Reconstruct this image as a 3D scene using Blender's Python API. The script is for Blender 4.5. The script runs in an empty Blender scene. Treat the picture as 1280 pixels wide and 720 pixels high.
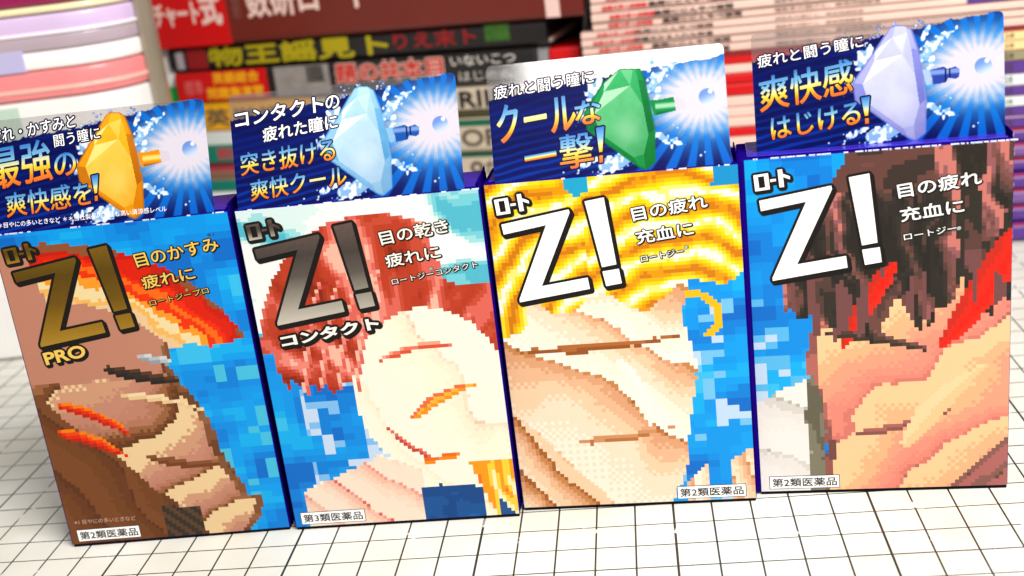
import bpy, bmesh, math, random
import numpy as np
from mathutils import Matrix, Vector

# ------------------------------------------------------------------ camera, light, exposure
S = 0.01                                   # the numbers below are centimetres
scene = bpy.context.scene
col = scene.collection
cam_data = bpy.data.cameras.new('camera')
cam = bpy.data.objects.new('camera', cam_data); col.objects.link(cam); scene.camera = cam
right = Vector((0.99007012, 0.08152984, -0.11451655))
down = Vector((-0.08166681, -0.32946923, -0.94062775))
fwd = Vector((-0.11441891, 0.94063963, -0.31953936))
M = Matrix((right, -down, -fwd)).transposed().to_4x4()
M.translation = Vector((3.8643, -27.0619, 15.8869)) * S
cam.matrix_world = M
cam_data.sensor_width = 36.0
cam_data.lens = 36.0 * 1490.3 / 1280.0
cam_data.clip_start = 0.005; cam_data.clip_end = 50
cam_data.dof.use_dof = True
cam_data.dof.focus_distance = 0.305
cam_data.dof.aperture_fstop = 13.0

world = bpy.data.worlds.new('World'); scene.world = world; world.use_nodes = True
bg = world.node_tree.nodes['Background']
bg.inputs['Color'].default_value = (1.0, 0.97, 0.93, 1); bg.inputs['Strength'].default_value = 0.31

def area_lamp(name, loc, target, sx, sy, power, colour):
    d = bpy.data.lights.new(name, 'AREA'); d.shape = 'RECTANGLE'; d.size = sx; d.size_y = sy
    d.energy = power; d.color = colour
    o = bpy.data.objects.new(name, d); col.objects.link(o)
    o.location = loc
    o.rotation_euler = (Vector(target) - Vector(loc)).to_track_quat('-Z', 'Y').to_euler()
    return o
area_lamp('ceiling_lamp', (0.30, -0.33, 0.56), (0.07, 0.0, 0.02), 0.34, 0.24, 7.9, (1.0, 0.965, 0.91))
area_lamp('desk_lamp', (-0.005, -0.60, 0.475), (0.02, 0.0, 0.08), 0.19, 0.24, 1.0, (1.0, 0.98, 0.95))  # unseen light added behind the camera for the third card's glare and front fill

scene.view_settings.view_transform = 'Standard'
scene.view_settings.look = 'None'
scene.view_settings.exposure = 0.0
scene.view_settings.gamma = 1.0

# ------------------------------------------------------------------ helpers
def lin(c):
    c = np.asarray(c, float) / 255.0
    return np.where(c <= 0.04045, c / 12.92, ((c + 0.055) / 1.055) ** 2.4)
K = 0.69                                   # ink reflectance against the paper
def ink(c): return lin(c) * K
def rgba(c, k=K):
    v = lin(c) * k
    return (float(v[0]), float(v[1]), float(v[2]), 1.0)

MATS = {}
def mat(name, c, rough=0.5, metallic=0.0, coat=0.0, k=.92, vary=0.0, scale=300, bump=0.0, spec=0.5):
    if name in MATS: return MATS[name]
    m = bpy.data.materials.new(name); m.use_nodes = True
    nt = m.node_tree; b = nt.nodes['Principled BSDF']
    b.inputs['Base Color'].default_value = rgba(c, k)
    b.inputs['Roughness'].default_value = rough
    b.inputs['Metallic'].default_value = metallic
    b.inputs['Coat Weight'].default_value = coat
    b.inputs['Coat Roughness'].default_value = 0.15
    b.inputs['Specular IOR Level'].default_value = spec
    if vary or bump:
        tc = nt.nodes.new('ShaderNodeTexCoord'); nz = nt.nodes.new('ShaderNodeTexNoise')
        nz.inputs['Scale'].default_value = scale; nz.inputs['Detail'].default_value = 4
        nt.links.new(tc.outputs['Object'], nz.inputs['Vector'])
        if vary:
            hs = nt.nodes.new('ShaderNodeHueSaturation'); hs.inputs['Color'].default_value = rgba(c, k)
            mr = nt.nodes.new('ShaderNodeMapRange')
            mr.inputs['From Min'].default_value = 0.25; mr.inputs['From Max'].default_value = 0.75
            mr.inputs['To Min'].default_value = 1 - vary; mr.inputs['To Max'].default_value = 1 + vary
            nt.links.new(nz.outputs['Fac'], mr.inputs['Value'])
            nt.links.new(mr.outputs['Result'], hs.inputs['Value'])
            nt.links.new(hs.outputs['Color'], b.inputs['Base Color'])
        if bump:
            bp = nt.nodes.new('ShaderNodeBump'); bp.inputs['Strength'].default_value = bump
            bp.inputs['Distance'].default_value = 0.0003
            nt.links.new(nz.outputs['Fac'], bp.inputs['Height']); nt.links.new(bp.outputs['Normal'], b.inputs['Normal'])
    MATS[name] = m; return m

def print_mat(name, rough, coat):
    """ink printed on card: colour from the mesh's own 'Col' attribute"""
    if name in MATS: return MATS[name]
    m = bpy.data.materials.new(name); m.use_nodes = True
    nt = m.node_tree; b = nt.nodes['Principled BSDF']
    a = nt.nodes.new('ShaderNodeVertexColor'); a.layer_name = 'Col'
    b.inputs['Roughness'].default_value = rough
    b.inputs['Coat Weight'].default_value = coat; b.inputs['Coat Roughness'].default_value = 0.2
    b.inputs['Specular IOR Level'].default_value = 0.15
    tc = nt.nodes.new('ShaderNodeTexCoord'); nz = nt.nodes.new('ShaderNodeTexNoise')
    nz.inputs['Scale'].default_value = 900; nz.inputs['Detail'].default_value = 3
    nt.links.new(tc.outputs['Object'], nz.inputs['Vector'])
    bp = nt.nodes.new('ShaderNodeBump'); bp.inputs['Strength'].default_value = 0.08; bp.inputs['Distance'].default_value = 0.0002
    nt.links.new(nz.outputs['Fac'], bp.inputs['Height']); nt.links.new(bp.outputs['Normal'], b.inputs['Normal'])
    nt.links.new(a.outputs['Color'], b.inputs['Base Color'])
    MATS[name] = m; return m

def card_mat():
    """printed film: ink where the attribute's alpha is 1, clear glossy film where it is 0"""
    m = bpy.data.materials.new('printed_film'); m.use_nodes = True
    nt = m.node_tree; b = nt.nodes['Principled BSDF']; out = nt.nodes['Material Output']
    a = nt.nodes.new('ShaderNodeVertexColor'); a.layer_name = 'Col'
    b.inputs['Roughness'].default_value = 0.38
    b.inputs['Specular IOR Level'].default_value = 0.1
    nt.links.new(a.outputs['Color'], b.inputs['Base Color'])
    tr = nt.nodes.new('ShaderNodeBsdfTransparent'); tr.inputs['Color'].default_value = (0.93, 0.92, 0.92, 1)
    gl = nt.nodes.new('ShaderNodeBsdfGlossy'); gl.inputs['Roughness'].default_value = 0.10
    gl.inputs['Color'].default_value = (0.9, 0.9, 0.9, 1)
    df = nt.nodes.new('ShaderNodeBsdfTranslucent'); df.inputs['Color'].default_value = (0.8, 0.8, 0.8, 1)
    m0 = nt.nodes.new('ShaderNodeMixShader'); m0.inputs[0].default_value = 0.05
    nt.links.new(tr.outputs[0], m0.inputs[1]); nt.links.new(df.outputs[0], m0.inputs[2])
    m1 = nt.nodes.new('ShaderNodeMixShader'); m1.inputs[0].default_value = 0.16
    nt.links.new(m0.outputs[0], m1.inputs[1]); nt.links.new(gl.outputs[0], m1.inputs[2])
    m2 = nt.nodes.new('ShaderNodeMixShader')
    nt.links.new(a.outputs['Alpha'], m2.inputs[0]); nt.links.new(m1.outputs[0], m2.inputs[1]); nt.links.new(b.outputs[0], m2.inputs[2])
    nt.links.new(m2.outputs[0], out.inputs['Surface'])
    return m

def ramp_mat(name, stops, rough=0.4, metallic=0.0):
    """colour running up each line of lettering (attribute 'g' = height in the line)"""
    if name in MATS: return MATS[name]
    m = bpy.data.materials.new(name); m.use_nodes = True
    nt = m.node_tree; b = nt.nodes['Principled BSDF']
    a = nt.nodes.new('ShaderNodeAttribute'); a.attribute_name = 'g'
    r = nt.nodes.new('ShaderNodeValToRGB')
    while len(r.color_ramp.elements) < len(stops): r.color_ramp.elements.new(0.5)
    for e, (p, c) in zip(r.color_ramp.elements, stops): e.position = p; e.color = rgba(c)
    nt.links.new(a.outputs['Fac'], r.inputs['Fac']); nt.links.new(r.outputs['Color'], b.inputs['Base Color'])
    b.inputs['Roughness'].default_value = rough; b.inputs['Metallic'].default_value = metallic
    if metallic:
        tc = nt.nodes.new('ShaderNodeTexCoord'); nz = nt.nodes.new('ShaderNodeTexNoise')
        nz.inputs['Scale'].default_value = 700; nz.inputs['Detail'].default_value = 5
        nt.links.new(tc.outputs['Object'], nz.inputs['Vector'])
        bp = nt.nodes.new('ShaderNodeBump'); bp.inputs['Strength'].default_value = 0.35; bp.inputs['Distance'].default_value = 0.0003
        nt.links.new(nz.outputs['Fac'], bp.inputs['Height']); nt.links.new(bp.outputs['Normal'], b.inputs['Normal'])
    MATS[name] = m; return m

def mesh_obj(name, verts, faces, material, parent=None, smooth=False):
    me = bpy.data.meshes.new(name)
    me.from_pydata([tuple(float(c) * S for c in v) for v in verts], [], faces); me.update()
    if material: me.materials.append(material)
    if smooth:
        for p in me.polygons: p.use_smooth = True
    o = bpy.data.objects.new(name, me); col.objects.link(o)
    if parent: o.parent = parent
    return o

def bm_obj(name, bm, material, parent=None):
    me = bpy.data.meshes.new(name); bm.to_mesh(me); bm.free()
    me.materials.append(material)
    o = bpy.data.objects.new(name, me); col.objects.link(o)
    if parent: o.parent = parent
    return o

def box_bm(x0, x1, y0, y1, z0, z1, bevel=0.0, seg=2):
    bm = bmesh.new(); bmesh.ops.create_cube(bm, size=1)
    for v in bm.verts:
        v.co = Vector((x0 + (v.co.x + .5) * (x1 - x0), y0 + (v.co.y + .5) * (y1 - y0), z0 + (v.co.z + .5) * (z1 - z0))) * S
    if bevel:
        bmesh.ops.bevel(bm, geom=bm.edges[:], offset=bevel * S, segments=seg, affect='EDGES', profile=0.5)
    return bm

def thing(name, label, cat, loc=(0, 0, 0), rotz=0.0, group=None):
    o = bpy.data.objects.new(name, None); col.objects.link(o)
    o.location = Vector(loc) * S; o.rotation_euler = (0, 0, rotz); o.empty_display_size = 0.01
    o['label'] = label; o['category'] = cat
    if group: o['group'] = group
    return o

# ---- lettering: text outlines turned into meshes and fitted to a slanted strip of the face
def glyphs(s, bold):
    if s == '!':                               # wedge and square dot
        return np.array([(0.0, 1.0), (.30, .30), (.66, .30), (1.0, 1.0), (.28, .0), (.70, .0), (.70, .2), (.28, .2)]), [(0, 1, 2, 3), (4, 5, 6, 7)]
    cu = bpy.data.curves.new('lettering', 'FONT'); cu.body = s; cu.size = 1.0
    cu.dimensions = '2D'; cu.fill_mode = 'FRONT'; cu.offset = bold; cu.resolution_u = 4
    o = bpy.data.objects.new('lettering', cu); col.objects.link(o)
    dg = bpy.context.evaluated_depsgraph_get()
    me = bpy.data.meshes.new_from_object(o.evaluated_get(dg))
    v = np.array([(p.co.x, p.co.y) for p in me.vertices]) if len(me.vertices) else np.zeros((0, 2))
    f = [tuple(p.vertices) for p in me.polygons]
    bpy.data.objects.remove(o); bpy.data.curves.remove(cu); bpy.data.meshes.remove(me)
    return v, f

def poly_shape(polys):
    """several simple polygons as one flat shape"""
    v = []; f = []
    for p in polys:
        n = len(v); v += list(p); f.append(tuple(range(n, n + len(p))))
    return np.array(v, float), f

def ccw(p):
    a = sum(p[i][0] * p[(i + 1) % len(p)][1] - p[(i + 1) % len(p)][0] * p[i][1] for i in range(len(p)))
    return list(p) if a > 0 else list(p)[::-1]

def fit(v, quad):
    tl, tr, bl = (np.array(q, float) for q in quad)
    lo, hi = v.min(0), v.max(0)
    t = (v - lo) / np.maximum(hi - lo, 1e-6)
    return bl + t[:, :1] * (tr - tl) + t[:, 1:] * (tl - bl), t[:, 1]

class Lettering:
    """collects pieces of one printed layer, then links them as ONE mesh"""
    def __init__(s): s.v = []; s.f = []; s.g = []
    def add(s, uv, faces, off, g=None):
        n = len(s.v)
        s.v += [(p[0], -off, p[1]) for p in uv]; s.f += [tuple(i + n for i in f) for f in faces]
        s.g += list(np.zeros(len(uv)) if g is None else g)
    def text(s, t, quad, off, bold=0.012):
        v, f = glyphs(t, 0.0); uv, g = fit(v, quad); s.add(uv, f, off, g)
        h = math.hypot(quad[0][0] - quad[2][0], quad[0][1] - quad[2][1]); r = bold * h
        if r > .002:                                   # heavier stroke: the same outlines a hair apart
            for k in range(8):
                a = math.pi * k / 4; s.add(uv + np.array([r * math.cos(a), r * math.sin(a)]), f, off + .00004 * (k + 1), g)
        return uv, f
    def spread(s, uv, faces, r, off, drop=(0, 0), n=12):
        """a rim of width r round a shape (plus a cast edge in direction drop)"""
        k = 0
        steps = [(0, 0)] if drop == (0, 0) else [(0, 0), (drop[0] / 2, drop[1] / 2), drop]
        for dx, dy in steps:
            for i in range(n):
                a = 2 * math.pi * i / n; k += 1
                s.add(uv + np.array([r * math.cos(a) + dx, r * math.sin(a) + dy]), faces, off + k * 0.00004)
    def build(s, name, material, parent):
        o = mesh_obj(name, s.v, s.f, material, parent)
        at = o.data.attributes.new('g', 'FLOAT', 'POINT'); at.data.foreach_set('value', np.array(s.g, np.float32))
        return o

# ---- printed pictures: small numpy rasters that become coloured mesh cells
def vnoise(x, y, seed):
    r = np.random.RandomState(seed); t = r.rand(64, 64)
    xi = np.floor(x).astype(int); yi = np.floor(y).astype(int); fx = x - xi; fy = y - yi
    fx = fx * fx * (3 - 2 * fx); fy = fy * fy * (3 - 2 * fy)
    g = lambda a, b: t[a % 64, b % 64]
    return (g(xi, yi) * (1 - fx) + g(xi + 1, yi) * fx) * (1 - fy) + (g(xi, yi + 1) * (1 - fx) + g(xi + 1, yi + 1) * fx) * fy
def fbm(x, y, seed): return (vnoise(x, y, seed) + .5 * vnoise(2 * x, 2 * y, seed + 1) + .25 * vnoise(4 * x, 4 * y, seed + 2)) / 1.75
def inside(U, V, poly):
    r = np.zeros(U.shape, bool); n = len(poly)
    for i in range(n):
        x1, y1 = poly[i]; x2, y2 = poly[(i + 1) % n]
        if y1 == y2: continue
        c = ((y1 > V) != (y2 > V)) & (U < (x2 - x1) * (V - y1) / (y2 - y1) + x1)
        r ^= c
    return r
def palette(t, cols):
    c = np.array(cols, float); return c[np.clip((t * len(cols)).astype(int), 0, len(cols) - 1)]
def stretch(t, lo=.28, hi=.72): return np.clip((t - lo) / (hi - lo), 0, .9999)
def sstep(a, b, x):
    t = np.clip((x - a) / (b - a), 0, 1); return t * t * (3 - 2 * t)

W, H, D = 6.14, 9.04, 1.75
PX, PY = 63, 93
ci, cj = np.meshgrid(np.arange(PX), np.arange(PY))
CU = (ci + .5) / PX * W; CV = (cj + .5) / PY * H

BLUES = [(0, 112, 212), (0, 132, 228), (0, 146, 240), (0, 156, 246), (0, 164, 250), (10, 180, 252), (56, 196, 250)]
def blue_ground(seed):
    bu = np.floor(ci / 3) * 3; bv = np.floor(cj / 2) * 2
    t = stretch(fbm(bu / 15.0, bv / 9.0, seed), .22, .78)
    c = palette(t, BLUES)
    w = fbm(bu / 6.0 + 9, bv / 6.0, seed + 5)
    return c, w
def streaks(cols, ang, across, along, seed, warp=0.6, thr=(.2, .8)):
    a = math.radians(ang)
    wob = warp * (fbm(CU * .9, CV * .9, seed + 40) - .5)
    x = CU * math.cos(a) + CV * math.sin(a); y = -CU * math.sin(a) + CV * math.cos(a)
    return palette(stretch(fbm((x + wob) * across + 20, (y) * along + 20, seed), *thr), cols)
def put(c, m, new): c[m] = new[m] if isinstance(new, np.ndarray) and new.ndim == 3 else new
def wob(seed, k=1.2, amp=.5): return amp * (fbm(CU * k + 7, CV * k + 3, seed) - .5) * 2
def dashes(c, m, cols, n, seed, ang=(0, 35), ln=(4, 11)):
    """short pixel strokes scattered over a region"""
    r = random.Random(seed); pts = np.argwhere(m)
    for _ in range(n):
        j, i = pts[r.randrange(len(pts))]; a = math.radians(r.uniform(*ang)); L = r.randint(*ln); q = cols[r.randrange(len(cols))]
        for s in range(L):
            jj = int(j + s * math.sin(a)); ii = int(i + s * math.cos(a))
            for w in range(1 + (r.random() < .3)):
                if 0 <= jj + w < PY and 0 <= ii < PX and m[jj + w, ii]: c[jj + w, ii] = q

def dunes(c, m, cols, seed, ang, period=1.9, warp=1.1, lo=.30, hi=1.0):
    """long folded bands, toned in steps with a pixel dither: plain abstract print"""
    a = math.radians(ang)
    x = CU * math.cos(a) + CV * math.sin(a) + warp * (fbm(CU * .42 + 3, CV * .42 + 5, seed) - .5) * 2 + .10 * (fbm(CU * 2.2, CV * 2.2, seed + 1) - .5)
    k = np.floor(x / period); s = x / period - k
    jit = np.random.RandomState(seed + 9).rand(64)[(k.astype(int)) % 64]
    t = hi - (hi - lo) * s ** 1.7 - .22 * (jit - .3) - .07 * (s > .95)
    along = -CU * math.sin(a) + CV * math.cos(a)
    t += .10 * (fbm(along * .5 + 7 * jit, x * .9, seed + 2) - .5) * 2
    dith = ((ci + cj) % 2) * .5 + (cj % 2) * .25
    put(c, m, palette(np.clip(t + (dith - .38) * .075, 0, .999), cols))

def ribbon(c, m, cols, x0, y0, x1, y1, w, bend, seed):
    """one tapering brush-like ribbon of stepped colours"""
    L = math.hypot(x1 - x0, y1 - y0); ux, uy = (x1 - x0) / L, (y1 - y0) / L
    t = ((CU - x0) * ux + (CV - y0) * uy) / L; d = -(CU - x0) * uy + (CV - y0) * ux - bend * 4 * t * (1 - t)
    hw = w * np.sqrt(np.clip(4 * t * (1 - t), 0, 1)) * (1 - .45 * np.clip(t, 0, 1)) + .04 * wob(seed, 4, 1)
    put(c, m & (t > 0) & (t < 1) & (np.abs(d) < hw), palette(np.clip(.5 + .5 * d / np.maximum(hw, .01) + .25 * (vnoise(CU * 5, CV * 5, seed) - .5), 0, .999), cols))

ALL = np.ones(CU.shape, bool)
def mosaic_tan():
    c, w = blue_ground(3)
    put(c, (w > .66) & (CV < 5), np.array((70, 196, 235.)))
    edge = 4.55 + .55 * np.sin(CV * .9 + .3) + .18 * np.sin(CV * 2.1) + .05 * wob(5, 3, 1) + .35 * (CV < 1.1)
    body = (CU < edge) & (CV < 8.75) & ~((CV > 6.0) & (np.hypot((CU - .9) * .86, CV - 4.1) > 4.55))
    tan = [(104, 58, 28), (126, 72, 38), (160, 102, 64), (188, 124, 98), (200, 136, 112), (204, 142, 118), (216, 160, 126), (246, 212, 162)]
    dunes(c, body, tan, 12, -62, 1.75, 1.0, .16, .98)
    put(c, body & (CV > 4.9 + .35 * wob(4, .8, 1)), np.array((200, 136, 112.)))
    dunes(c, body & (CV < 3.3 - 1.15 * CU + 1.3 + .2 * wob(7, 1, 1)), [(98, 52, 24), (110, 60, 28), (120, 68, 32), (128, 74, 38)], 15, 30, 1.2, .6)
    put(c, body & (CU > edge - .24) & (CV < 7.0), streaks([(110, 66, 36), (134, 84, 50), (150, 98, 64)], 0, 2, 2, 16))
    # sunset sweep of concentric arcs across the top
    r = np.hypot((CU - .9) * .86, (CV - 4.1) * 1.0) + .05 * wob(11, 3, 1)
    a = (r > 3.0) & (r < 4.62) & (CV > 5.6 + .15 * wob(13, 2, 1)) & (CU > .8 - .2 * (CV - 8))
    tt = (r - 3.0) / 1.62 + .20 * (fbm(np.arctan2(CV - 4.1, CU - .9) * 5, r * 2.2, 21) - .5) * 2
    put(c, a, palette(np.clip(tt, 0, .999), [(244, 206, 158), (252, 190, 96), (250, 226, 170), (255, 160, 40), (246, 52, 4), (255, 110, 14), (250, 44, 0), (228, 30, 0), (206, 26, 4), (150, 84, 48)]))
    fire = [(200, 30, 4), (238, 44, 0), (250, 74, 0), (255, 132, 10)]
    ribbon(c, body, fire, .55, 4.25, 2.35, 3.2, .20, .12, 61); ribbon(c, body, fire, .35, 3.45, 2.15, 2.55, .22, .10, 62)
    ribbon(c, body, [(150, 162, 172), (186, 196, 204), (214, 220, 226)], 3.0, 5.4, 4.7, 4.7, .14, .1, 63)
    ribbon(c, body, [(40, 34, 30), (52, 42, 36), (90, 56, 34)], 2.0, 5.15, 4.3, 4.55, .20, -.05, 64)
    ribbon(c, body, [(240, 204, 150), (250, 222, 176)], 2.3, 4.35, 4.5, 3.7, .12, .1, 65)
    ribbon(c, body, [(120, 66, 34), (140, 82, 48)], 2.6, 2.5, 4.6, 2.1, .16, -.1, 66)
    put(c, body & (CV < .9 + .1 * wob(67, 3, 1)) & (CU > 2.7) & (CU < 3.8), np.where(((ci + cj) % 4 < 2)[..., None], np.array((56, 48, 40.)), np.array((92, 64, 44.))))
    return c

def mosaic_auburn():
    c, w = blue_ground(103)
    put(c, (w > .56) & (CU > .8), np.array((130, 196, 250.))); put(c, (w > .63) & (CU > .8), np.array((205, 226, 255.)))
    sky = [(84, 190, 214), (120, 212, 226), (165, 228, 232), (225, 248, 248), (252, 255, 255), (252, 255, 255)]
    put(c, CV > 5.7, streaks(sky, 70, 1.0, .5, 105, .8, (.25, .62)))
    cols = [(140, 38, 14), (172, 50, 22), (188, 58, 30), (194, 62, 34), (206, 76, 52), (230, 104, 90), (246, 140, 124), (252, 190, 168)]
    rr = np.hypot((CU - 3.25) * 1.0, (CV - 4.6) * .82)
    hair = (rr < 3.35 + .06 * wob(107, 3, 1)) & (CV > 5.2) | (CU > .55 + .25 * np.sin(CV) ) & (CU < 2.9 - .20 * (5.3 - CV) + .1 * wob(108, 2, 1)) & (CV > 2.9 + .55 * np.abs(CU - 1.9) + 1.3 * vnoise(CU * 6, CU * 0, 106)) & (CV <= 5.2)
    hair &= ~((CU > 4.85 + .5 * (7.4 - CV) * (CV < 7.4) + .12 * wob(109, 2, 1) + .25 * (vnoise(CV * 5, CV * 0, 114) - .5)) & (CV > 6.2))
    hair |= (CU > 5.55 - .25 * (CV - 4.4) + .1 * wob(118, 2, 1)) & (CV < 6.6) & (CV > 4.0)
    ph = np.arctan2(CV - 3.2, CU - 3.6)
    t = fbm(ph * 6.5 + 30, rr * .8, 110); put(c, hair, palette(stretch(t, .22, .78), cols))
    cream = np.hypot((CU - 4.25) * .70, (CV - 3.7) * .60) + .05 * wob(111, 2, 1) < 1.42
    cream |= (CV < 3.0) & (CU > 2.6 + .3 * (CV - 1)) & (CU < 6.2)
    cream |= (CV < 2.0 - .42 * np.abs(CU - 2.6) + .06 * wob(121, 3, 1)) & (CU > .4)
    pale = [(244, 176, 156), (250, 206, 182), (253, 230, 204), (254, 244, 218), (255, 250, 226), (255, 252, 232), (255, 252, 234), (255, 252, 236)]
    dunes(c, cream, pale, 116, 34, 2.1, 1.2, .42, 1.1)
    dunes(c, cream & (CV < 2.0 - .42 * np.abs(CU - 2.6)) & (CU < 3.7), [(226, 104, 92), (244, 160, 144), (251, 196, 174), (253, 214, 190), (254, 226, 204), (254, 234, 214)], 117, 48, 1.0, .6, .2, 1.05)
    ribbon(c, cream, [(228, 84, 54), (246, 120, 96), (250, 170, 140)], 3.0, 4.7, 5.0, 5.0, .12, .16, 131)
    ribbon(c, cream, [(255, 150, 20), (255, 186, 60), (246, 110, 60)], 3.6, 3.0, 5.5, 3.9, .18, .12, 132)
    ribbon(c, cream, [(206, 70, 50), (232, 110, 92)], 2.9, 2.9, 4.3, 1.7, .10, -.12, 134)
    ribbon(c, cream, [(255, 140, 10), (240, 110, 20)], 3.7, 1.75, 5.0, 2.0, .10, -.05, 135)
    for k in range(4): ribbon(c, hair, cols[5:8], .9 + .45 * k, 3.6, 1.9 + .5 * k, 7.2, .10, .12, 140 + k)
    put(c, (CV < 1.0 - .1 * (CU - 4) + .08 * wob(120, 3, 1)) & (CU > 3.6) & (CU < 5.3), streaks([(16, 72, 140), (20, 84, 156), (28, 94, 168)], 0, 1, 1, 122))
    put(c, (CU > 5.0 + .35 * (1.6 - CV)) & (CV < 1.7), streaks([(196, 70, 40), (255, 120, 10), (255, 160, 20), (255, 214, 60), (255, 244, 190), (30, 84, 150)], 8, 2.6, .5, 124, .3))
    return c

def mosaic_gold():
    c, w = blue_ground(203)
    put(c, (w > .62), np.array((120, 200, 248.))); put(c, (w > .69), np.array((196, 224, 252.)))
    right_edge = 4.72 + .12 * np.sin(CV * 2.1) - .35 * np.clip(2.2 - CV, 0, 2) + .04 * wob(206, 3, 1)
    body = (CU < right_edge) & (CV < 6.4)
    skin = [(172, 98, 42), (206, 138, 80), (232, 168, 124), (244, 190, 150), (252, 214, 176), (254, 232, 204), (255, 246, 228), (255, 252, 242)]
    dunes(c, body, skin, 208, 58, 2.0, 1.2, .30, .93)
    dunes(c, body & (CV < 2.9 - 1.15 * CU + .15 * wob(209, 2, 1)), skin[:6], 211, 40, .8, .4, .05, .9)
    ribbon(c, body, [(160, 86, 34), (184, 108, 52)], .5, 4.55, 4.6, 4.75, .12, -.10, 218)
    ribbon(c, body, [(255, 250, 238), (255, 252, 244)], 2.9, 4.2, 3.6, 2.2, .26, .1, 219)
    ribbon(c, body, [(190, 116, 62), (216, 150, 100)], 1.6, 1.9, 4.2, 2.2, .12, -.10, 221)
    top = (CV > 5.75 + .35 * np.clip(CU - 4.2, 0, 3) - .9 * (CU < .7) + .25 * np.sin(CU * 3) + .08 * wob(212, 3, 1))
    gold = [(216, 128, 8), (244, 158, 2), (255, 186, 0), (255, 206, 0), (255, 222, 0), (255, 232, 40), (255, 244, 130), (255, 254, 238)]
    arc = np.hypot(CU - 2.5, (CV - 4.6) * .8)
    ph = np.where(CU < 2.35, arc * 9.5 + 1.2 * fbm(CU * 1.2, CV * 1.2, 214) * 4, (np.hypot(CU - 4.6, (CV - 3.9) * .9)) * 9.0 + 4.5 * fbm(CU * 1.1, CV * 1.1, 215))
    put(c, top, palette(np.clip(.5 + .42 * np.sin(ph) + .3 * (fbm(CU * 4, CV * 2, 216) - .5), 0, .999), gold))
    put(c, (np.hypot((CU - 2.25) * 1.2, CV - 8.95) < .38), np.array((30, 170, 216.)))
    put(c, (CU > 5.6 + wob(217, 2, .15)) & (CV > 8.55), np.array((24, 150, 214.)))
    lock = np.abs(np.hypot(CU - 4.85, (CV - 5.2)) - .62) < .1
    put(c, lock & (CU > 4.7) & (CV > 4.7), np.array((255, 196, 10.)))
    dunes(c, (CV < .85 + .3 * np.sin(CU * 4)) & (CU > 4.35) & (CU < 5.0), skin[2:7], 240, 0, .5, .1)
    dunes(c, (CV < 1.5 - .6 * (6.14 - CU)) & (CU > 5.6), skin[1:6], 242, 20, .5, .1)
    return c

def mosaic_dark():
    c, w = blue_ground(303)
    put(c, (w > .58) & (CV < 6.2), np.array((90, 190, 246.))); put(c, (w > .66) & (CV < 6.2), np.array((196, 222, 250.)))
    skin = [(138, 80, 76), (186, 104, 98), (222, 124, 112), (240, 140, 122), (248, 150, 128), (250, 164, 132), (252, 186, 138), (252, 208, 156)]
    ledge = 1.5 + .2 * np.sin(CV * 1.3) + .04 * wob(306, 3, 1)
    body = (CU > ledge) & (CV < 6.4)
    dunes(c, body, skin, 308, -52, 2.1, 1.3, .36, .98)
    put(c, body & (CU < ledge + .22), streaks([(120, 72, 66), (150, 88, 82), (186, 106, 98)], 0, 2, .8, 309))
    col_len = 5.0 + 1.7 * (vnoise(CU * 2.2, CU * 0 + 1, 310) - .45) + .8 * (vnoise(CU * 7, CU * 0, 311) - .5) - .3 * (CU < 1.7)
    hair = (CV > col_len) & (CU > 2.35 - 1.55 * np.clip((8.9 - CV) / 2.6, 0, 1) + .06 * wob(312, 3, 1))
    hc = [(40, 34, 31), (46, 40, 36), (52, 45, 40), (84, 60, 54), (112, 70, 64), (128, 80, 76), (152, 92, 96), (206, 122, 112)]
    put(c, hair, streaks(hc, 12, 3.4, .34, 313, .9, (.26, .70)))
    put(c, hair & (CV > 8.1) & (CU < 4.4), streaks([(60, 48, 44), (104, 66, 60), (116, 72, 66), (124, 78, 72)], 100, 1.1, .4, 315))
    put(c, hair & (CU > 3.9) & (fbm(CU * 1.9, CV * .5, 316) > .56), streaks([(38, 33, 30), (44, 38, 34), (50, 44, 38), (92, 62, 56)], 8, 2.6, .35, 317))
    # vermilion ribbons falling diagonally
    red = [(206, 40, 24), (232, 36, 18), (248, 28, 8), (252, 40, 20)]
    ribbon(c, ALL, red, 6.3, 6.9, 4.5, 3.9, .50, .12, 321); ribbon(c, ALL, red, 3.5, 6.2, 2.2, 4.0, .30, -.10, 322)
    put(c, hair & (vnoise(CU * 6, CV * .6, 324) > .62) & (CV < 6.4), np.array((120, 74, 74.)))
    white = inside(CU + .05 * wob(330, 3, 1), CV + .05 * wob(331, 3, 1), [(-1, -1), (-1, 2.0), (.7, 2.95), (1.45, 3.3), (1.72, 2.3), (1.6, -1)])
    dunes(c, white, [(150, 146, 132), (190, 184, 174), (222, 216, 210), (238, 232, 228), (244, 238, 234), (246, 242, 238)], 332, 60, 1.4, .5, .4, 1.1)
    put(c, white & (CU > 1.25 + wob(333, 2, .12)), streaks([(104, 98, 80), (130, 124, 104), (168, 160, 146)], 20, 2, .6, 334))
    m = body & ~hair & (CV < 4.6)
    ribbon(c, m, [(60, 50, 42), (80, 60, 52), (120, 78, 72)], 1.7, 4.45, 4.2, 3.85, .16, .1, 341)
    ribbon(c, m, [(140, 84, 80), (176, 100, 94)], 2.4, 1.6, 4.8, 2.2, .14, -.1, 342)
    ribbon(c, m, [(252, 204, 150), (253, 216, 166)], 3.6, 1.2, 5.6, 3.4, .34, .15, 343)
    dunes(c, (CU > 4.7 + 1.0 * CV) & (CV < 1.8), [(100, 74, 60), (140, 92, 84), (180, 104, 100)], 344, -45, .5, .1)
    return c

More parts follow.
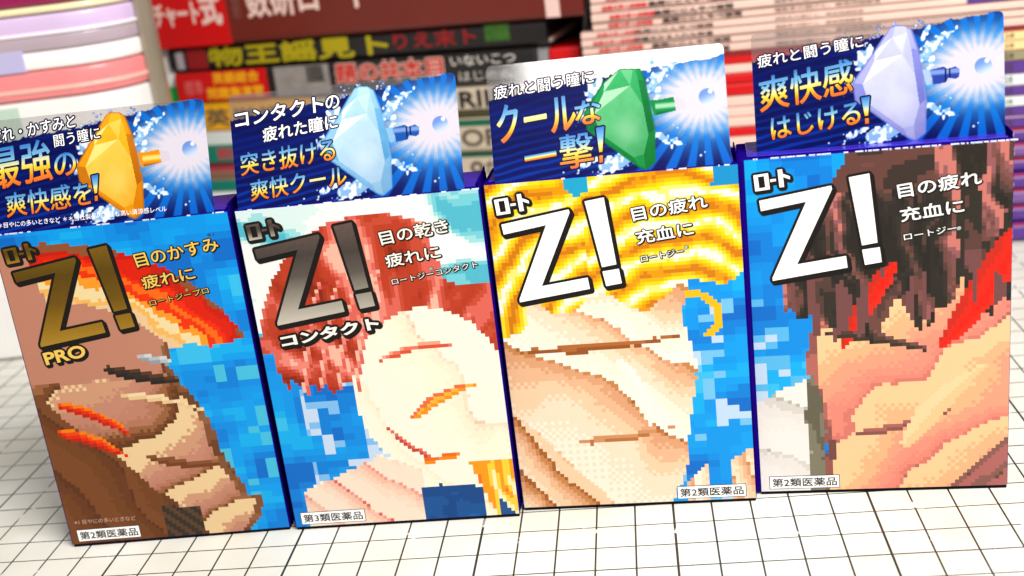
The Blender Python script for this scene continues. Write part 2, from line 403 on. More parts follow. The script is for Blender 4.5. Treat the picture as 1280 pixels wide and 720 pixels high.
def mosaic_panel(colours, parent):
    """front face of the carton: one little coloured cell per printed pixel"""
    m0 = .02; z0 = .10
    xs = np.linspace(m0, W - m0, PX + 1); zs = np.linspace(z0, H - .02, PY + 1)
    v = []; f = []
    for j in range(PY):
        for i in range(PX):
            n = len(v); v += [(xs[i], -.012, zs[j]), (xs[i + 1], -.012, zs[j]), (xs[i + 1], -.012, zs[j + 1]), (xs[i], -.012, zs[j + 1])]
            f.append((n, n + 1, n + 2, n + 3))
    o = mesh_obj('front_panel', v, f, print_mat('carton_print', .36, .06), parent)
    a = o.data.color_attributes.new('Col', 'FLOAT_COLOR', 'POINT')
    rgb = lin(colours.reshape(-1, 3)) * K
    c = np.ones((PX * PY, 4, 4), np.float32); c[:, :, :3] = rgb[:, None, :]
    a.data.foreach_set('color', c.ravel()); return o

# ---- the film header cards
CW, CH = 5.7, 2.84
BOTTLE = [(3.32, 2.73), (3.53, 2.71), (3.66, 2.61), (3.80, 2.13), (3.95, .98), (3.91, .19), (3.68, .03), (3.53, .10), (2.36, 1.08), (2.31, 1.49), (2.83, 2.18), (3.19, 2.69)]
def card_colours(kind):
    NX, NY = 430, 215
    i, j = np.meshgrid(np.arange(NX + 1), np.arange(NY + 1)); U = i / NX * CW; V = j / NY * CH
    band = np.interp(U[0], [0, 2.5, 3.7, CW], {1: [2.22, 2.46, 2.62, 2.90], 2: [2.22, 2.46, 2.62, 2.86], 3: [2.02, 2.28, 2.40, 2.56], 4: [2.20, 2.44, 2.62, 2.86]}[kind])[None, :]
    cx, cy = 5.15, 1.60
    du, dv = U - cx, V - cy; r = np.hypot(du * .8, dv * 1.15); ang = np.arctan2(dv, du)
    rays = .5 + .5 * np.sign(np.sin(ang * 24 + 1.0)) * sstep(0, .3, np.abs(np.sin(ang * 24 + 1.0)))
    deep = np.array((2, 10, 84.)); mid = np.array((0, 98, 206.)); pale = np.array((150, 200, 248.)); white = np.array((222, 216, 232.))
    mixl = lambda a, b, t: a * (1 - t[..., None]) + b * t[..., None]
    far = sstep(3.0, 4.2, U)
    c = mixl(np.broadcast_to(deep, U.shape + (3,)) + rays[..., None] * np.array((0, 6, 14.)), mixl(deep + np.zeros(U.shape + (3,)), mid + np.zeros(U.shape + (3,)), rays), far)
    # slanting water lines on the dark half
    s = np.sin((V * 1.0 - U * .16) * 34 + 3 * fbm(U * 1.5, V * 3, 5)); dk = (1 - far) * sstep(-.2, .9, s) * (.25 + .75 * sstep(1.6, 0, V))
    c = c + dk[..., None] * np.array((0, 34, 62.))
    c = mixl(c, np.array((40, 140, 226.)), sstep(2.0, .6, r + .25 * (rays - .5)) * far * .85)
    g = np.hypot(du / 1.0, dv / .62)
    c = mixl(c, white, sstep(1.75, .60, g + .16 * (rays - .5) + .30 * (fbm(U * 6, V * 6, 9) - .5)))
    # water splash round the bottle: plumes of foam, each with its own place and lean
    sl = np.zeros(U.shape); fine = vnoise(U * 15, V * 15, 22); coarse = fbm(U * 4.2, V * 4.2, 21)
    for x, y, a, lx, ly, dens in [(2.62, 1.98, 60, .42, .22, .62), (2.30, 1.45, 80, .30, .12, .5), (2.95, .26, 15, .42, .20, .78), (2.35, .30, 20, .36, .10, .45), (4.12, 2.16, 40, .48, .15, .62), (4.45, 2.42, 30, .35, .08, .5), (4.10, 1.85, 70, .25, .10, .5), (4.16, .74, -30, .36, .12, .62), (4.5, .58, -15, .22, .06, .45), (3.98, 2.5, 65, .22, .06, .5), (2.85, 2.45, 110, .16, .06, .45)]:
        a = math.radians(a); p = ((U - x) * math.cos(a) + (V - y) * math.sin(a)) / lx; q = (-(U - x) * math.sin(a) + (V - y) * math.cos(a)) / ly
        e = np.exp(-(p * p + q * q) * .9)
        sl = np.maximum(sl, sstep(.0, .14, e * dens * 1.5 + .9 * (coarse - .5) + .55 * (fine - .5) - .42) * sstep(1.9, 1.5, np.hypot(p, q)))
    c = mixl(c, np.array((150, 200, 246.)), sl * .9)
    c = mixl(c, np.array((236, 244, 255.)), sl * sstep(.45, .75, fine))
    for k, (x, y, q) in enumerate([(5.0, .25, .04), (5.1, .32, .025), (2.2, .2, .03), (2.05, .3, .02), (4.25, 2.2, .03), (1.7, .12, .03), (4.5, .95, .03), (4.4, 1.02, .02)]):
        c = mixl(c, np.array((200, 224, 255.)), sstep(q, q * .5, np.hypot(U - x, V - y)))
    alpha = sstep(.02, -.02, V - band - .12 * (fbm(U * 9, U * 0, 31) - .5))
    alpha = np.maximum(alpha, sl * (V < band + .30))
    # droplets flung above the print line
    rr = random.Random(5)
    for k in range(26):
        x = rr.choice([rr.gauss(2.75, .25), rr.gauss(3.95, .18), rr.gauss(3.1, .3)]); y = float(np.interp(x, [0, 2.5, 3.7, CW], [2.2, 2.46, 2.62, 2.84])) + rr.uniform(-.05, .26); q = rr.uniform(.015, .05)
        m = sstep(q, q * .6, np.hypot(U - x, V - y)) * (kind != 3); c = mixl(c, np.array((150, 170, 232.)) + rr.uniform(-30, 60), m); alpha = np.maximum(alpha, m)
    # faceted bottle
    P = {1: [(120, 60, 10), (196, 112, 8), (238, 148, 6), (252, 172, 20), (255, 196, 70), (255, 220, 120)],
         2: [(60, 140, 208), (100, 172, 226), (138, 192, 236), (162, 206, 242), (182, 216, 246), (214, 234, 250)],
         3: [(0, 80, 36), (0, 116, 54), (6, 138, 66), (40, 160, 88), (84, 182, 118), (160, 216, 176)],
         4: [(84, 88, 190), (126, 132, 214), (160, 164, 230), (182, 186, 238), (198, 202, 244), (222, 224, 250)]}[kind]
    P = [np.array(q, float) for q in P]
    A = (3.45, 2.05)
    poly = BOTTLE if kind != 3 else [(3.22, 2.47), (3.72, 2.43), (3.80, 2.13)] + BOTTLE[4:11]
    inb = inside(U, V, poly)
    c[inb] = P[3]
    IL, IB, IR, IT = (2.82, 1.96), (3.41, .34), (3.80, .85), (3.65, 2.17)
    fac = [([(3.32, 2.73), (3.53, 2.71), (3.57, 2.55), (3.23, 2.46)], 3), ([(3.53, 2.71), (3.66, 2.61), (3.57, 2.55)], 2), ([(3.57, 2.55), (3.66, 2.61), (3.80, 2.13), IT], 2), ([A, (3.57, 2.55), IT], 3), ([A, (3.23, 2.46), (3.57, 2.55)], 4),
           ([A, (3.23, 2.46), IL], 3), ([(3.19, 2.69), (3.32, 2.73), (3.23, 2.46), (2.83, 2.18)], 2), ([(2.83, 2.18), (3.23, 2.46), IL], 5), ([(2.83, 2.18), IL, (2.53, 1.44), (2.31, 1.49)], 2), ([(2.31, 1.49), (2.53, 1.44), (2.66, .96), (2.36, 1.08)], 1),
           ([(2.36, 1.08), (2.66, .96), IB, (3.53, .10)], 2), ([(3.53, .10), IB, (3.66, .39), (3.68, .03)], 3), ([(3.68, .03), (3.66, .39), (3.91, .19)], 2), ([(3.91, .19), (3.66, .39), IR, (3.95, .98)], 2), ([(3.95, .98), IR, (3.72, 1.55), IT, (3.80, 2.13)], 1),
           ([A, IL, (2.53, 1.44)], 5), ([A, (2.53, 1.44), (2.66, .96), (3.1, 1.5)], 4), ([A, (3.1, 1.5), (2.66, .96), IB, (3.66, .39), IR, (3.72, 1.55)], 4), ([A, (3.72, 1.55), IT], 3)]
    for q, t in fac:
        m = inside(U, V, q) & inb; c[m] = P[t]
    c[inb] += (18 * (V - 1.3) - 10 * (U - 3.2))[inb][:, None]
    c[inb] += ((fbm(U * 5, V * 5, 40 + kind)[inb] - .5) * 16)[:, None]
    pc = sstep(.8, .1, np.hypot((U - 3.3) / .62, (V - 1.0) / .7)) * inside(U, V, [A, (2.53, 1.44), (2.66, .96), IB, (3.66, .39), IR, (3.72, 1.55)]); c = mixl(c, P[5], pc * .5)
    # dark edge line of the glass
    for (x1, y1), (x2, y2) in zip(poly, poly[1:] + poly[:1]):
        L = math.hypot(x2 - x1, y2 - y1); t = ((U - x1) * (x2 - x1) + (V - y1) * (y2 - y1)) / (L * L); d = np.abs((U - x1) * (y2 - y1) - (V - y1) * (x2 - x1)) / L
        m = sstep(.035, .012, d) * (t > 0) * (t < 1); c = mixl(c, P[1], m * .8)
    alpha = np.maximum(alpha, inb.astype(float))
    # neck and dropper tip
    neck = [(3.88, 1.66), (4.05, 1.66), (4.08, 1.30), (3.97, 1.29)]
    c[inside(U, V, neck)] = P[2] if kind != 4 else (170, 196, 240)
    if kind in (1, 3):
        tip = [(4.0, 1.64), (4.46, 1.69), (4.49, 1.36), (4.03, 1.29)]; m = inside(U, V, tip); c[m] = P[2]
        c = mixl(c, P[5], m * sstep(.1, .02, np.abs(V - 1.5))); c = mixl(c, P[0], m * sstep(.06, .0, np.abs(V - 1.33)) * .6)
        c = mixl(c, np.array((214, 206, 222.)), inside(U, V, [(4.47, 1.66), (4.70, 1.62), (4.72, 1.38), (4.49, 1.37)]) * .8)
    else:
        tip = [(4.07, 1.64), (4.36, 1.69), (4.44, 1.63), (4.62, 1.67), (4.72, 1.60), (4.70, 1.42), (4.62, 1.38), (4.46, 1.42), (4.40, 1.32), (4.12, 1.29)]
        m = inside(U, V, tip); c[m] = (44, 66, 168) if kind == 4 else (14, 84, 178)
        c = mixl(c, np.array((124, 156, 226.)), m * sstep(.09, .02, np.abs(V - 1.57))); c = mixl(c, np.array((14, 24, 96.)), m * ((np.abs(U - 4.40) < .025) | (np.abs(U - 4.5) < .02)) * 1.0)
    # the falling drop
    d = np.hypot(U - 5.24, V - 1.62); m = sstep(.205, .185, d)
    c = mixl(c, mixl(np.array((110, 150, 224.)) + np.zeros(U.shape + (3,)), np.array((206, 222, 248.)), sstep(-.15, .2, -(V - 1.62) + .4 * (U - 5.24))), m)
    c = mixl(c, np.array((255, 255, 255.)), sstep(.07, .03, np.hypot(U - 5.32, V - 1.74)))
    return np.clip(c, 0, 255), np.clip(alpha, 0, 1), NX, NY

def film_card(kind, parent):
    c, alpha, NX, NY = card_colours(kind)
    r = .13
    v = []
    for j in range(NY + 1):
        z = CH * j / NY; ins = 0.0
        if z > CH - r: ins = r - math.sqrt(max(0, r * r - (z - CH + r) ** 2))
        for i in range(NX + 1): v.append((ins + (CW - 2 * ins) * i / NX, 0, z))
    w = NX + 1
    f = [(j * w + i, j * w + i + 1, (j + 1) * w + i + 1, (j + 1) * w + i) for j in range(NY) for i in range(NX)]
    o = mesh_obj('header_card', v, f, MATS.get('film') or MATS.setdefault('film', card_mat()), parent)
    a = o.data.color_attributes.new('Col', 'FLOAT_COLOR', 'POINT')
    q = np.ones((w * (NY + 1), 4), np.float32); q[:, :3] = lin(c.reshape(-1, 3)) * K; q[:, 3] = alpha.ravel()
    a.data.foreach_set('color', q.ravel())
    sm = o.modifiers.new('thickness', 'SOLIDIFY'); sm.thickness = .018 * S; sm.offset = -1
    return o
# ------------------------------------------------------------------ setting
def plane_obj(name, x0, x1, y0, y1, z, material):
    o = mesh_obj(name, [(x0, y0, z), (x1, y0, z), (x1, y1, z), (x0, y1, z)], [(0, 1, 2, 3)], material); return o
t = plane_obj('table_top', -90, 90, -80, 90, -.35, mat('table_wood', (176, 150, 120), .5, vary=.1, scale=20)); t['kind'] = 'structure'
wl = bm_obj('back_wall', box_bm(-90, 90, 62, 64, -.35, 70), mat('wall_paint', (96, 84, 78), .8)); wl['kind'] = 'structure'

def mat_grid():
    m = bpy.data.materials.new('cutting_mat_print'); m.use_nodes = True
    nt = m.node_tree; N = nt.nodes.new; L = nt.links.new; b = nt.nodes['Principled BSDF']
    tc = N('ShaderNodeTexCoord'); sx = N('ShaderNodeSeparateXYZ'); L(tc.outputs['Object'], sx.inputs[0])
    def math_(op, a, bb=None, c=None):
        n = N('ShaderNodeMath'); n.operation = op
        for k, q in enumerate((a, bb, c)):
            if q is None: continue
            if isinstance(q, (int, float)): n.inputs[k].default_value = q
            else: L(q, n.inputs[k])
        return n.outputs[0]
    def line(axis, period, off, half):
        p = math_('MULTIPLY_ADD', axis, 1 / (S * period), off / period + .5)
        fr = math_('FRACT', p); d = math_('ABSOLUTE', math_('SUBTRACT', fr, .5))
        return math_('LESS_THAN', d, half / period)
    thin = math_('MAXIMUM', line(sx.outputs[0], 1, 0, .024), line(sx.outputs[1], 1, 0, .021))
    bold = math_('MAXIMUM', line(sx.outputs[0], 5, 1, .032), line(sx.outputs[1], 5, 2, .025))
    ln = math_('MAXIMUM', thin, bold)
    wear = N('ShaderNodeTexNoise'); wear.inputs['Scale'].default_value = 85; wear.inputs['Detail'].default_value = 5; L(tc.outputs['Object'], wear.inputs['Vector'])
    keep = N('ShaderNodeMapRange'); keep.inputs['From Min'].default_value = .66; keep.inputs['From Max'].default_value = .63; L(wear.outputs['Fac'], keep.inputs['Value'])
    fac = math_('MULTIPLY', ln, keep.outputs['Result'])
    fac = math_('MULTIPLY', fac, .99)
    dirt = N('ShaderNodeTexNoise'); dirt.inputs['Scale'].default_value = 22; dirt.inputs['Detail'].default_value = 6; L(tc.outputs['Object'], dirt.inputs['Vector'])
    dr = N('ShaderNodeValToRGB'); L(dirt.outputs['Fac'], dr.inputs['Fac'])
    dr.color_ramp.elements[0].position = .35; dr.color_ramp.elements[0].color = rgba((232, 230, 216), .82)
    dr.color_ramp.elements[1].position = .65; dr.color_ramp.elements[1].color = rgba((250, 249, 242), .83)
    mx = N('ShaderNodeMix'); mx.data_type = 'RGBA'; L(fac, mx.inputs['Factor']); L(dr.outputs['Color'], mx.inputs[6]); mx.inputs[7].default_value = (.02, .021, .02, 1)
    L(mx.outputs[2], b.inputs['Base Color']); b.inputs['Roughness'].default_value = .45; b.inputs['Specular IOR Level'].default_value = .3
    fine = N('ShaderNodeTexNoise'); fine.inputs['Scale'].default_value = 1500; L(tc.outputs['Object'], fine.inputs['Vector'])
    bp = N('ShaderNodeBump'); bp.inputs['Strength'].default_value = .12; bp.inputs['Distance'].default_value = .0002; L(fine.outputs['Fac'], bp.inputs['Height']); L(bp.outputs['Normal'], b.inputs['Normal'])
    return m
cm = bm_obj('cutting_mat', box_bm(-45, 45, -30, 45, -.32, 0, .08), mat_grid())
cm['label'] = 'white cutting mat printed with a black square grid under the boxes'; cm['category'] = 'cutting mat'

# ------------------------------------------------------------------ the four cartons
CARTON = mat('carton_board', (26, 6, 116), .8, spec=.0, vary=.12, scale=120, bump=.1)
TOP = mat('carton_top', (52, 34, 186), .24, coat=.4, vary=.15, scale=160, bump=.1)
RIMW = mat('worn_board', (206, 214, 240), .6, vary=.15, scale=400)
BLACK = mat('print_black', (14, 10, 9), .5, spec=.2)
INK = mat('small_print_black', (40, 36, 34), .45)
WHITE = mat('print_white', (255, 255, 255), .4, k=.92)
NAVY = mat('print_navy', (3, 4, 52), .5, spec=.15)
GOLD = ramp_mat('gold_foil', [(0, (206, 160, 50)), (.2, (178, 134, 26)), (.45, (134, 98, 6)), (.75, (112, 84, 4)), (1, (150, 112, 20))], .34, .55)
SILVER = ramp_mat('silver_foil', [(0, (238, 232, 220)), (.22, (190, 182, 170)), (.5, (110, 100, 94)), (.72, (84, 76, 72)), (1, (120, 100, 96))], .32, .55)
GOLDTXT = mat('gold_print', (226, 186, 80), .4)
PALE = mat('pale_print', (236, 232, 224), .4)
SUNSET = ramp_mat('rainbow_print', [(0, (240, 96, 6)), (.2, (250, 140, 12)), (.40, (255, 222, 50)), (.53, (240, 240, 170)), (.68, (120, 190, 236)), (1, (16, 116, 214))])

Z_SHAPE = [(.33, 8.0), (2.02, 8.25), (2.04, 8.17), (1.16, 6.33), (2.32, 6.47), (2.35, 6.17), (.56, 5.94), (.56, 6.02), (1.43, 7.90), (.36, 7.74)]
BANG = [(2.43, 8.42), (2.90, 8.48), (3.06, 6.76), (2.70, 6.71)]
DOT = [(2.70, 6.60), (3.11, 6.64), (3.15, 6.26), (2.76, 6.21)]
def roto(): # the small katakana mark, drawn from bars
    b = lambda x0, y0, x1, y1: [(x0, y0), (x1, y0), (x1, y1), (x0, y1)]
    bars = [b(0, .0, .12, .95), b(.30, .0, .42, .95), b(.12, .82, .30, .95), b(.12, .0, .30, .15), b(.46, .42, .62, .56), b(.70, .02, .83, 1.05)]
    bars.append([(.83, .78), (.83, .60), (1.02, .40), (1.02, .58)])
    p = []
    for q in bars: p.append([(.22 + .82 * x + .03 * (1 - y), 8.24 + .42 * y + .07 * x) for x, y in q])
    return p
def logo(parent, fill):
    parts = [ccw(Z_SHAPE), ccw(BANG), ccw(DOT)]
    v, f = poly_shape(parts); g = np.clip((v[:, 1] - 5.94) / 2.5, 0, 1)
    rv, rf = poly_shape([ccw(q) for q in roto()])
    rim = Lettering(); rim.spread(v, f, .065, .016, (.05, -.07), 14); rim.spread(rv, rf, .06, .016, (.03, -.04), 10)
    o = rim.build('logo_outline', BLACK, parent)
    top = Lettering(); top.add(v, f, .022, g); top.add(rv, rf, .022, np.clip((rv[:, 1] - 8.24) / .42, 0, 1))
    top.build('logo', fill, o)

def claims(parent, lines, fill):
    rim = Lettering(); top = Lettering()
    for t, quad, r, bold in lines:
        uv, f = top.text(t, quad, .022, bold); rim.spread(uv, f, r, .016, (r * .5, -r * .5), 8)
    o = rim.build('claim_outline', BLACK, parent); top.build('claim_text', fill, o)

def class_label(parent, t, x0, x1, z0, z1):
    frame = Lettering(); frame.add([(x0 - .018, z0 - .018), (x1 + .018, z0 - .018), (x1 + .018, z1 + .018), (x0 - .018, z1 + .018)], [(0, 1, 2, 3)], .015)
    o = frame.build('label_border', INK, parent)
    lab = Lettering(); lab.add([(x0, z0), (x1, z0), (x1, z1), (x0, z1)], [(0, 1, 2, 3)], .018); p = lab.build('class_label', WHITE, parent)
    tx = Lettering(); tx.text(t, [(x0 + .06, z1 - .05), (x1 - .06, z1 - .05), (x0 + .06, z0 + .05)], .021, .022); tx.build('label_text', INK, p)

def card_text(card, lines):
    rim = Lettering(); white = Lettering(); sun = Lettering()
    for t, quad, kind, bold, r in lines:
        L = white if kind == 'w' else sun
        uv, f = L.text(t, quad, .006, bold)
        if r: rim.spread(uv, f, r, .002, (0, 0), 12)
    rim.build('headline_outline', NAVY, card)
    white.build('headline_text', WHITE, card)
    if sun.v: sun.build('slogan_text', SUNSET, card)

def carton(label, x, y, yaw, art, fill, small, cardkind, u0, lean, dd, cl, clx, ctext, extra=None):
    t = thing('medicine_box', label, 'medicine box', (x, y, 0), yaw, 'eye drop boxes in a row')
    bow = -.125 if cardkind == 4 else -.02                 # the left wall bows out a little
    body = box_bm(bow, W, .0, D, .075, H, .035, 2)
    o = bm_obj('carton', body, CARTON, t)
    bm_obj('tucked_base', box_bm(.02, W - .02, .012, D - .02, .0, .098, .012, 1), mat('carton_fold', (10, 8, 26), .7, spec=.1), t)  # near-black foot: contact shade painted in along the carton's bottom edge
    # folded lid with a tuck line, and the scuffed white fibre along its front fold
    lid = box_bm(.10, W - .10, .16, D - .05, H + .002, H + .03, .012, 1); lo = bm_obj('lid_flap', lid, TOP, t)
    rnd = random.Random(int(x * 10)); v = []; f = []; q = .08
    while q < W - .1:
        w = rnd.uniform(.03, .22); hh = rnd.uniform(.006, .022); n = len(v)
        if rnd.random() < (.85 if cardkind == 4 else .3):
            v += [(q, -.014, H - .022 - hh * .6), (q + w, -.014, H - .022 - hh), (q + w, -.002, H + .001), (q, -.002, H + .001)]; f.append((n, n + 1, n + 2, n + 3))
        q += w + rnd.uniform(.0, .08)
    mesh_obj('worn_edge', v, f, RIMW, t)
    tab = bm_obj('side_flap', box_bm(W - .035, W - .002, .12, D - .12, H - .02, H + .16, .012, 1), CARTON, t)
    mosaic_panel(art(), t)
    logo(t, fill)
    claims(t, small, {'gold_foil': GOLDTXT, 'silver_foil': PALE}.get(fill.name, WHITE))
    class_label(t, cl, clx, clx + 1.75, .18, .52)
    if extra: extra(t)
    c = film_card(cardkind, t)
    c.location = Vector((u0, dd, H)) * S; c.rotation_euler = (-lean, 0, 0)
    card_text(c, ctext)
    return t

def q2(x0, x1, ytop, h, rise, sh=.05): # slanted strip: left, right, top at the left end, height, rise to the right
    return [(x0, ytop), (x1, ytop + rise), (x0 + sh, ytop - h)]
L1 = lambda t, x1, h=.35: (t, q2(3.52, x1, 8.17, h, .20 * (x1 - 3.52) / 1.8), .032, .014)
L2 = lambda t, x1=4.95: (t, q2(3.57, x1, 7.57, .34, .14), .032, .014)
L3 = lambda t, x1: (t, q2(3.66, x1, 6.93, .16, .14 * (x1 - 3.66) / 1.1, .02), .022, .010)
REG = lambda x, y: ('®', q2(x, x + .09, y, .08, .01, 0), .012, .0)

def extra_pro(t):
    v, f = glyphs('PRO', .03); uv, g = fit(v, [(.55, 5.77), (1.68, 5.91), (.58, 5.42)])
    r = Lettering(); r.spread(uv, f, .05, .016, (.04, -.05), 10); o = r.build('grade_outline', BLACK, t)
    p = Lettering(); p.add(uv, f, .022); p.build('grade_text', GOLDTXT, o)
    n = Lettering(); n.text('※1 目やにの多いときなど', [(.22, .84), (1.95, .83), (.21, .70)], .016, .0); n.build('footnote_text', mat('footnote_print', (196, 158, 140), .45), t)
    n = Lettering(); n.text('※1', [(5.5, 8.52), (5.68, 8.53), (5.5, 8.43)], .016, .0)
    n.build('footnote_mark', INK, t)
def extra_contact(t):
    v, f = glyphs('コンタクト', .04); uv, g = fit(v, [(.55, 5.66), (3.16, 5.97), (.58, 5.33)])
    r = Lettering(); r.spread(uv, f, .06, .017, (.05, -.06), 10); o = r.build('grade_outline', BLACK, t)
    p = Lettering(); p.add(uv, f, .024); p.build('grade_text', PALE, o)

w_, s_ = 'w', 's'
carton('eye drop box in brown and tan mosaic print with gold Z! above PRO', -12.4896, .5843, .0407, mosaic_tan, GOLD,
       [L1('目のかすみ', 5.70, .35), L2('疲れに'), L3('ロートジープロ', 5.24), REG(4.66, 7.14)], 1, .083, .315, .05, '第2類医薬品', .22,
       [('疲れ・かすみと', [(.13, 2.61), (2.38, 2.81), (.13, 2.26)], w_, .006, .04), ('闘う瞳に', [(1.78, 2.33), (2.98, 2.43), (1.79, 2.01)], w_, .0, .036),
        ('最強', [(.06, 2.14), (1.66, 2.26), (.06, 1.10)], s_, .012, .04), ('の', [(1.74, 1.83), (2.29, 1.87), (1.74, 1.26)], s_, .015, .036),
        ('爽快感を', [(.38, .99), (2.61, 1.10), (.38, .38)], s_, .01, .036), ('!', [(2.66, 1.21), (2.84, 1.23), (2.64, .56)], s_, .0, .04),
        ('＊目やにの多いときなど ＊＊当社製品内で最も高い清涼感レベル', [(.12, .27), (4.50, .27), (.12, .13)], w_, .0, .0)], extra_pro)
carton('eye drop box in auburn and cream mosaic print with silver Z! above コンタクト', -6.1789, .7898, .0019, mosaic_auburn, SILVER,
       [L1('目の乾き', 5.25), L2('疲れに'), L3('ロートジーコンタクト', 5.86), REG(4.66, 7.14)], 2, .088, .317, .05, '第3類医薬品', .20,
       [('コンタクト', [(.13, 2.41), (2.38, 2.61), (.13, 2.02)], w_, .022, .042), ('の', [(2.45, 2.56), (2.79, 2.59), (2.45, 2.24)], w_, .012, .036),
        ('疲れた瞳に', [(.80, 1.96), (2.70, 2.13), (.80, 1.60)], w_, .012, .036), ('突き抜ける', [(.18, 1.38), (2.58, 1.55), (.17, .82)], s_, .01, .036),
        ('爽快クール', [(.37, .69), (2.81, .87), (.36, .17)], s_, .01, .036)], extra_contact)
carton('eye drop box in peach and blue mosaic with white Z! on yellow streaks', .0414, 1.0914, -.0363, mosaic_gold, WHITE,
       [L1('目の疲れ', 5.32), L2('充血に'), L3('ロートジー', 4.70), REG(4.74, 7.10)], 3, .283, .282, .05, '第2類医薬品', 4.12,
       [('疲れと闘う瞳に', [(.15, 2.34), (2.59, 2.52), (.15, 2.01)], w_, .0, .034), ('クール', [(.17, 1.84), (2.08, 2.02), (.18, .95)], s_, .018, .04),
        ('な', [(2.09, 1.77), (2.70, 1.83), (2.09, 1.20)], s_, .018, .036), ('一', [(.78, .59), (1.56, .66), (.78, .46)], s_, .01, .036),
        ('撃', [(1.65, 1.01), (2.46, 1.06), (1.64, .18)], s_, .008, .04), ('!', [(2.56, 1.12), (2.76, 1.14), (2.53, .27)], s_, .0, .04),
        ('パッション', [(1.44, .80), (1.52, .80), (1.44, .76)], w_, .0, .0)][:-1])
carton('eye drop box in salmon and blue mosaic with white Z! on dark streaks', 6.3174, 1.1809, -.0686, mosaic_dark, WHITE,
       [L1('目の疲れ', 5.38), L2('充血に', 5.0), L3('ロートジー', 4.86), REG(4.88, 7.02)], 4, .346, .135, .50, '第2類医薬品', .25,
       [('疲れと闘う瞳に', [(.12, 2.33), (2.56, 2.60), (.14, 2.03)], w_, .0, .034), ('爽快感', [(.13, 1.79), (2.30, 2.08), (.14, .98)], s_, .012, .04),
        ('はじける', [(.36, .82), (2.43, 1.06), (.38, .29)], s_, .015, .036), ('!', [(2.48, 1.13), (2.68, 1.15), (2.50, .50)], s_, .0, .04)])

# ------------------------------------------------------------------ books behind, lying in stacks
def stack_root(org, m):
    return Vector((org[0], org[1], 0)), math.atan(m)
LEFT = stack_root((2, 22), -.25); RIGHT = stack_root((18.6, 20), -.1); CASE = stack_root((-14.15, 18), .1)
PAGES = mat('book_pages', (226, 214, 192), .8, vary=.1, scale=600)
def at(frame, s, z=0, d=0):
    o, a = frame; return (o.x + s * math.cos(a) - d * math.sin(a), o.y + s * math.sin(a) + d * math.cos(a), z)

def book(frame, label, cat, s0, s1, z0, z1, depth, spine, bands=(), texts=(), group=None, name='book', jitter=0.0, soft=True):
    """a book lying flat, spine to the camera: cover with a rounded spine round a block of pages"""
    t = thing(name, label, cat, at(frame, s0, z0, jitter), frame[1], group)
    w = s1 - s0; h = z1 - z0; tb = min(.06, h * .16); r = min(h * .45, .25) if soft else min(h * .2, .12)
    prof = [(r * (1 - math.cos(a)), h / 2 - (h / 2 - r) - r * math.sin(a) if False else r - r * math.sin(a)) for a in np.linspace(0, math.pi / 2, 5)]
    # closed C-shaped outline in (depth, height)
    out = [(depth, 0)] + [(r - r * math.sin(a), r - r * math.cos(a)) for a in np.linspace(0, math.pi / 2, 6)] + [(r - r * math.cos(a), h - r + r * math.sin(a)) for a in np.linspace(0, math.pi / 2, 6)] + [(depth, h)]
    inn = [(depth, h - tb), (r + tb, h - tb), (tb + .02, h - max(r, tb * 1.2)), (tb + .02, max(r, tb * 1.2)), (r + tb, tb), (depth, tb)]
    pr = out + inn; n = len(pr)
    v = [(0, d, z) for d, z in pr] + [(w, d, z) for d, z in pr]
    f = [(i, i + n, (i + 1) % n + n, (i + 1) % n) for i in range(n)]
    no = len(out); ni = len(inn)
    bm = bmesh.new(); bv = [bm.verts.new(Vector(p) * S) for p in v]
    for q in f: bm.faces.new([bv[i] for i in q])
    e0 = bm.faces.new([bv[i] for i in range(n)]); e1 = bm.faces.new([bv[i + n] for i in range(n)][::-1])
    bmesh.ops.triangulate(bm, faces=[e0, e1]); bmesh.ops.recalc_face_normals(bm, faces=bm.faces[:])
    bm_obj('cover', bm, spine, t)
    bm_obj('pages', box_bm(.05, w - .05, max(r, .08) + .03, depth - .08, tb + .002, h - tb - .002), PAGES, t)
    for nm, x0, x1, y0, y1, m in bands:
        bm_obj(nm, box_bm(x0 - s0, x1 - s0, -.012, .04, y0 - z0, y1 - z0, .008, 1), m, t)
    groups = {}
    for nm, s, x0, x1, y0, y1, m, rim, bold in texts:
        groups.setdefault((nm, m.name), [m, []])[1].append((s, x0, x1, y0, y1, rim, bold))
    for (nm, _), (m, items) in groups.items():
        L = Lettering(); Rm = Lettering()
        for s, x0, x1, y0, y1, rim, bold in items:
            uv, ff = L.text(s, [(x0 - s0, y1 - z0), (x1 - s0, y1 - z0), (x0 - s0, y0 - z0)], .026, bold)
            if rim: Rm.spread(uv, ff, rim, .018, (0, 0), 8)
        o = L.build(nm, m, t)
        if Rm.v: Rm.build('title_outline', mat('title_rim_pale', (238, 196, 180), .5), o)
    return t
RED = mat('cover_red', (214, 0, 4), .45, coat=.2); MAROON = mat('cover_maroon', (112, 34, 24), .42, coat=.3, vary=.06, scale=40)
CBLACK = mat('cover_black', (30, 26, 26), .4, coat=.2); YEL = mat('cover_yellow', (248, 180, 10), .45); LIME = mat('letter_lime', (176, 160, 6), .5)
LRED = mat('letter_red', (200, 34, 30), .5); DRED = mat('letter_dark_red', (150, 16, 22), .5); GREY = mat('photo_grey', (150, 142, 138), .5, vary=.25, scale=160)
PINKW = mat('letter_pale_pink', (244, 206, 196), .5); BEIGE = mat('cover_beige', (206, 190, 168), .5, vary=.05, scale=90); TEAL = mat('cover_teal', (8, 132, 112), .45)
BROWN = mat('letter_brown', (98, 82, 68), .5); GRN = mat('cover_green', (10, 100, 74), .45); LEAF = mat('picture_green', (50, 96, 24), .5, vary=.5, scale=260)
PURP = mat('cover_purple', (86, 46, 140), .4); CYANW = mat('cover_pale', (226, 236, 232), .5); OLIVE = mat('cover_olive', (70, 66, 40), .5)
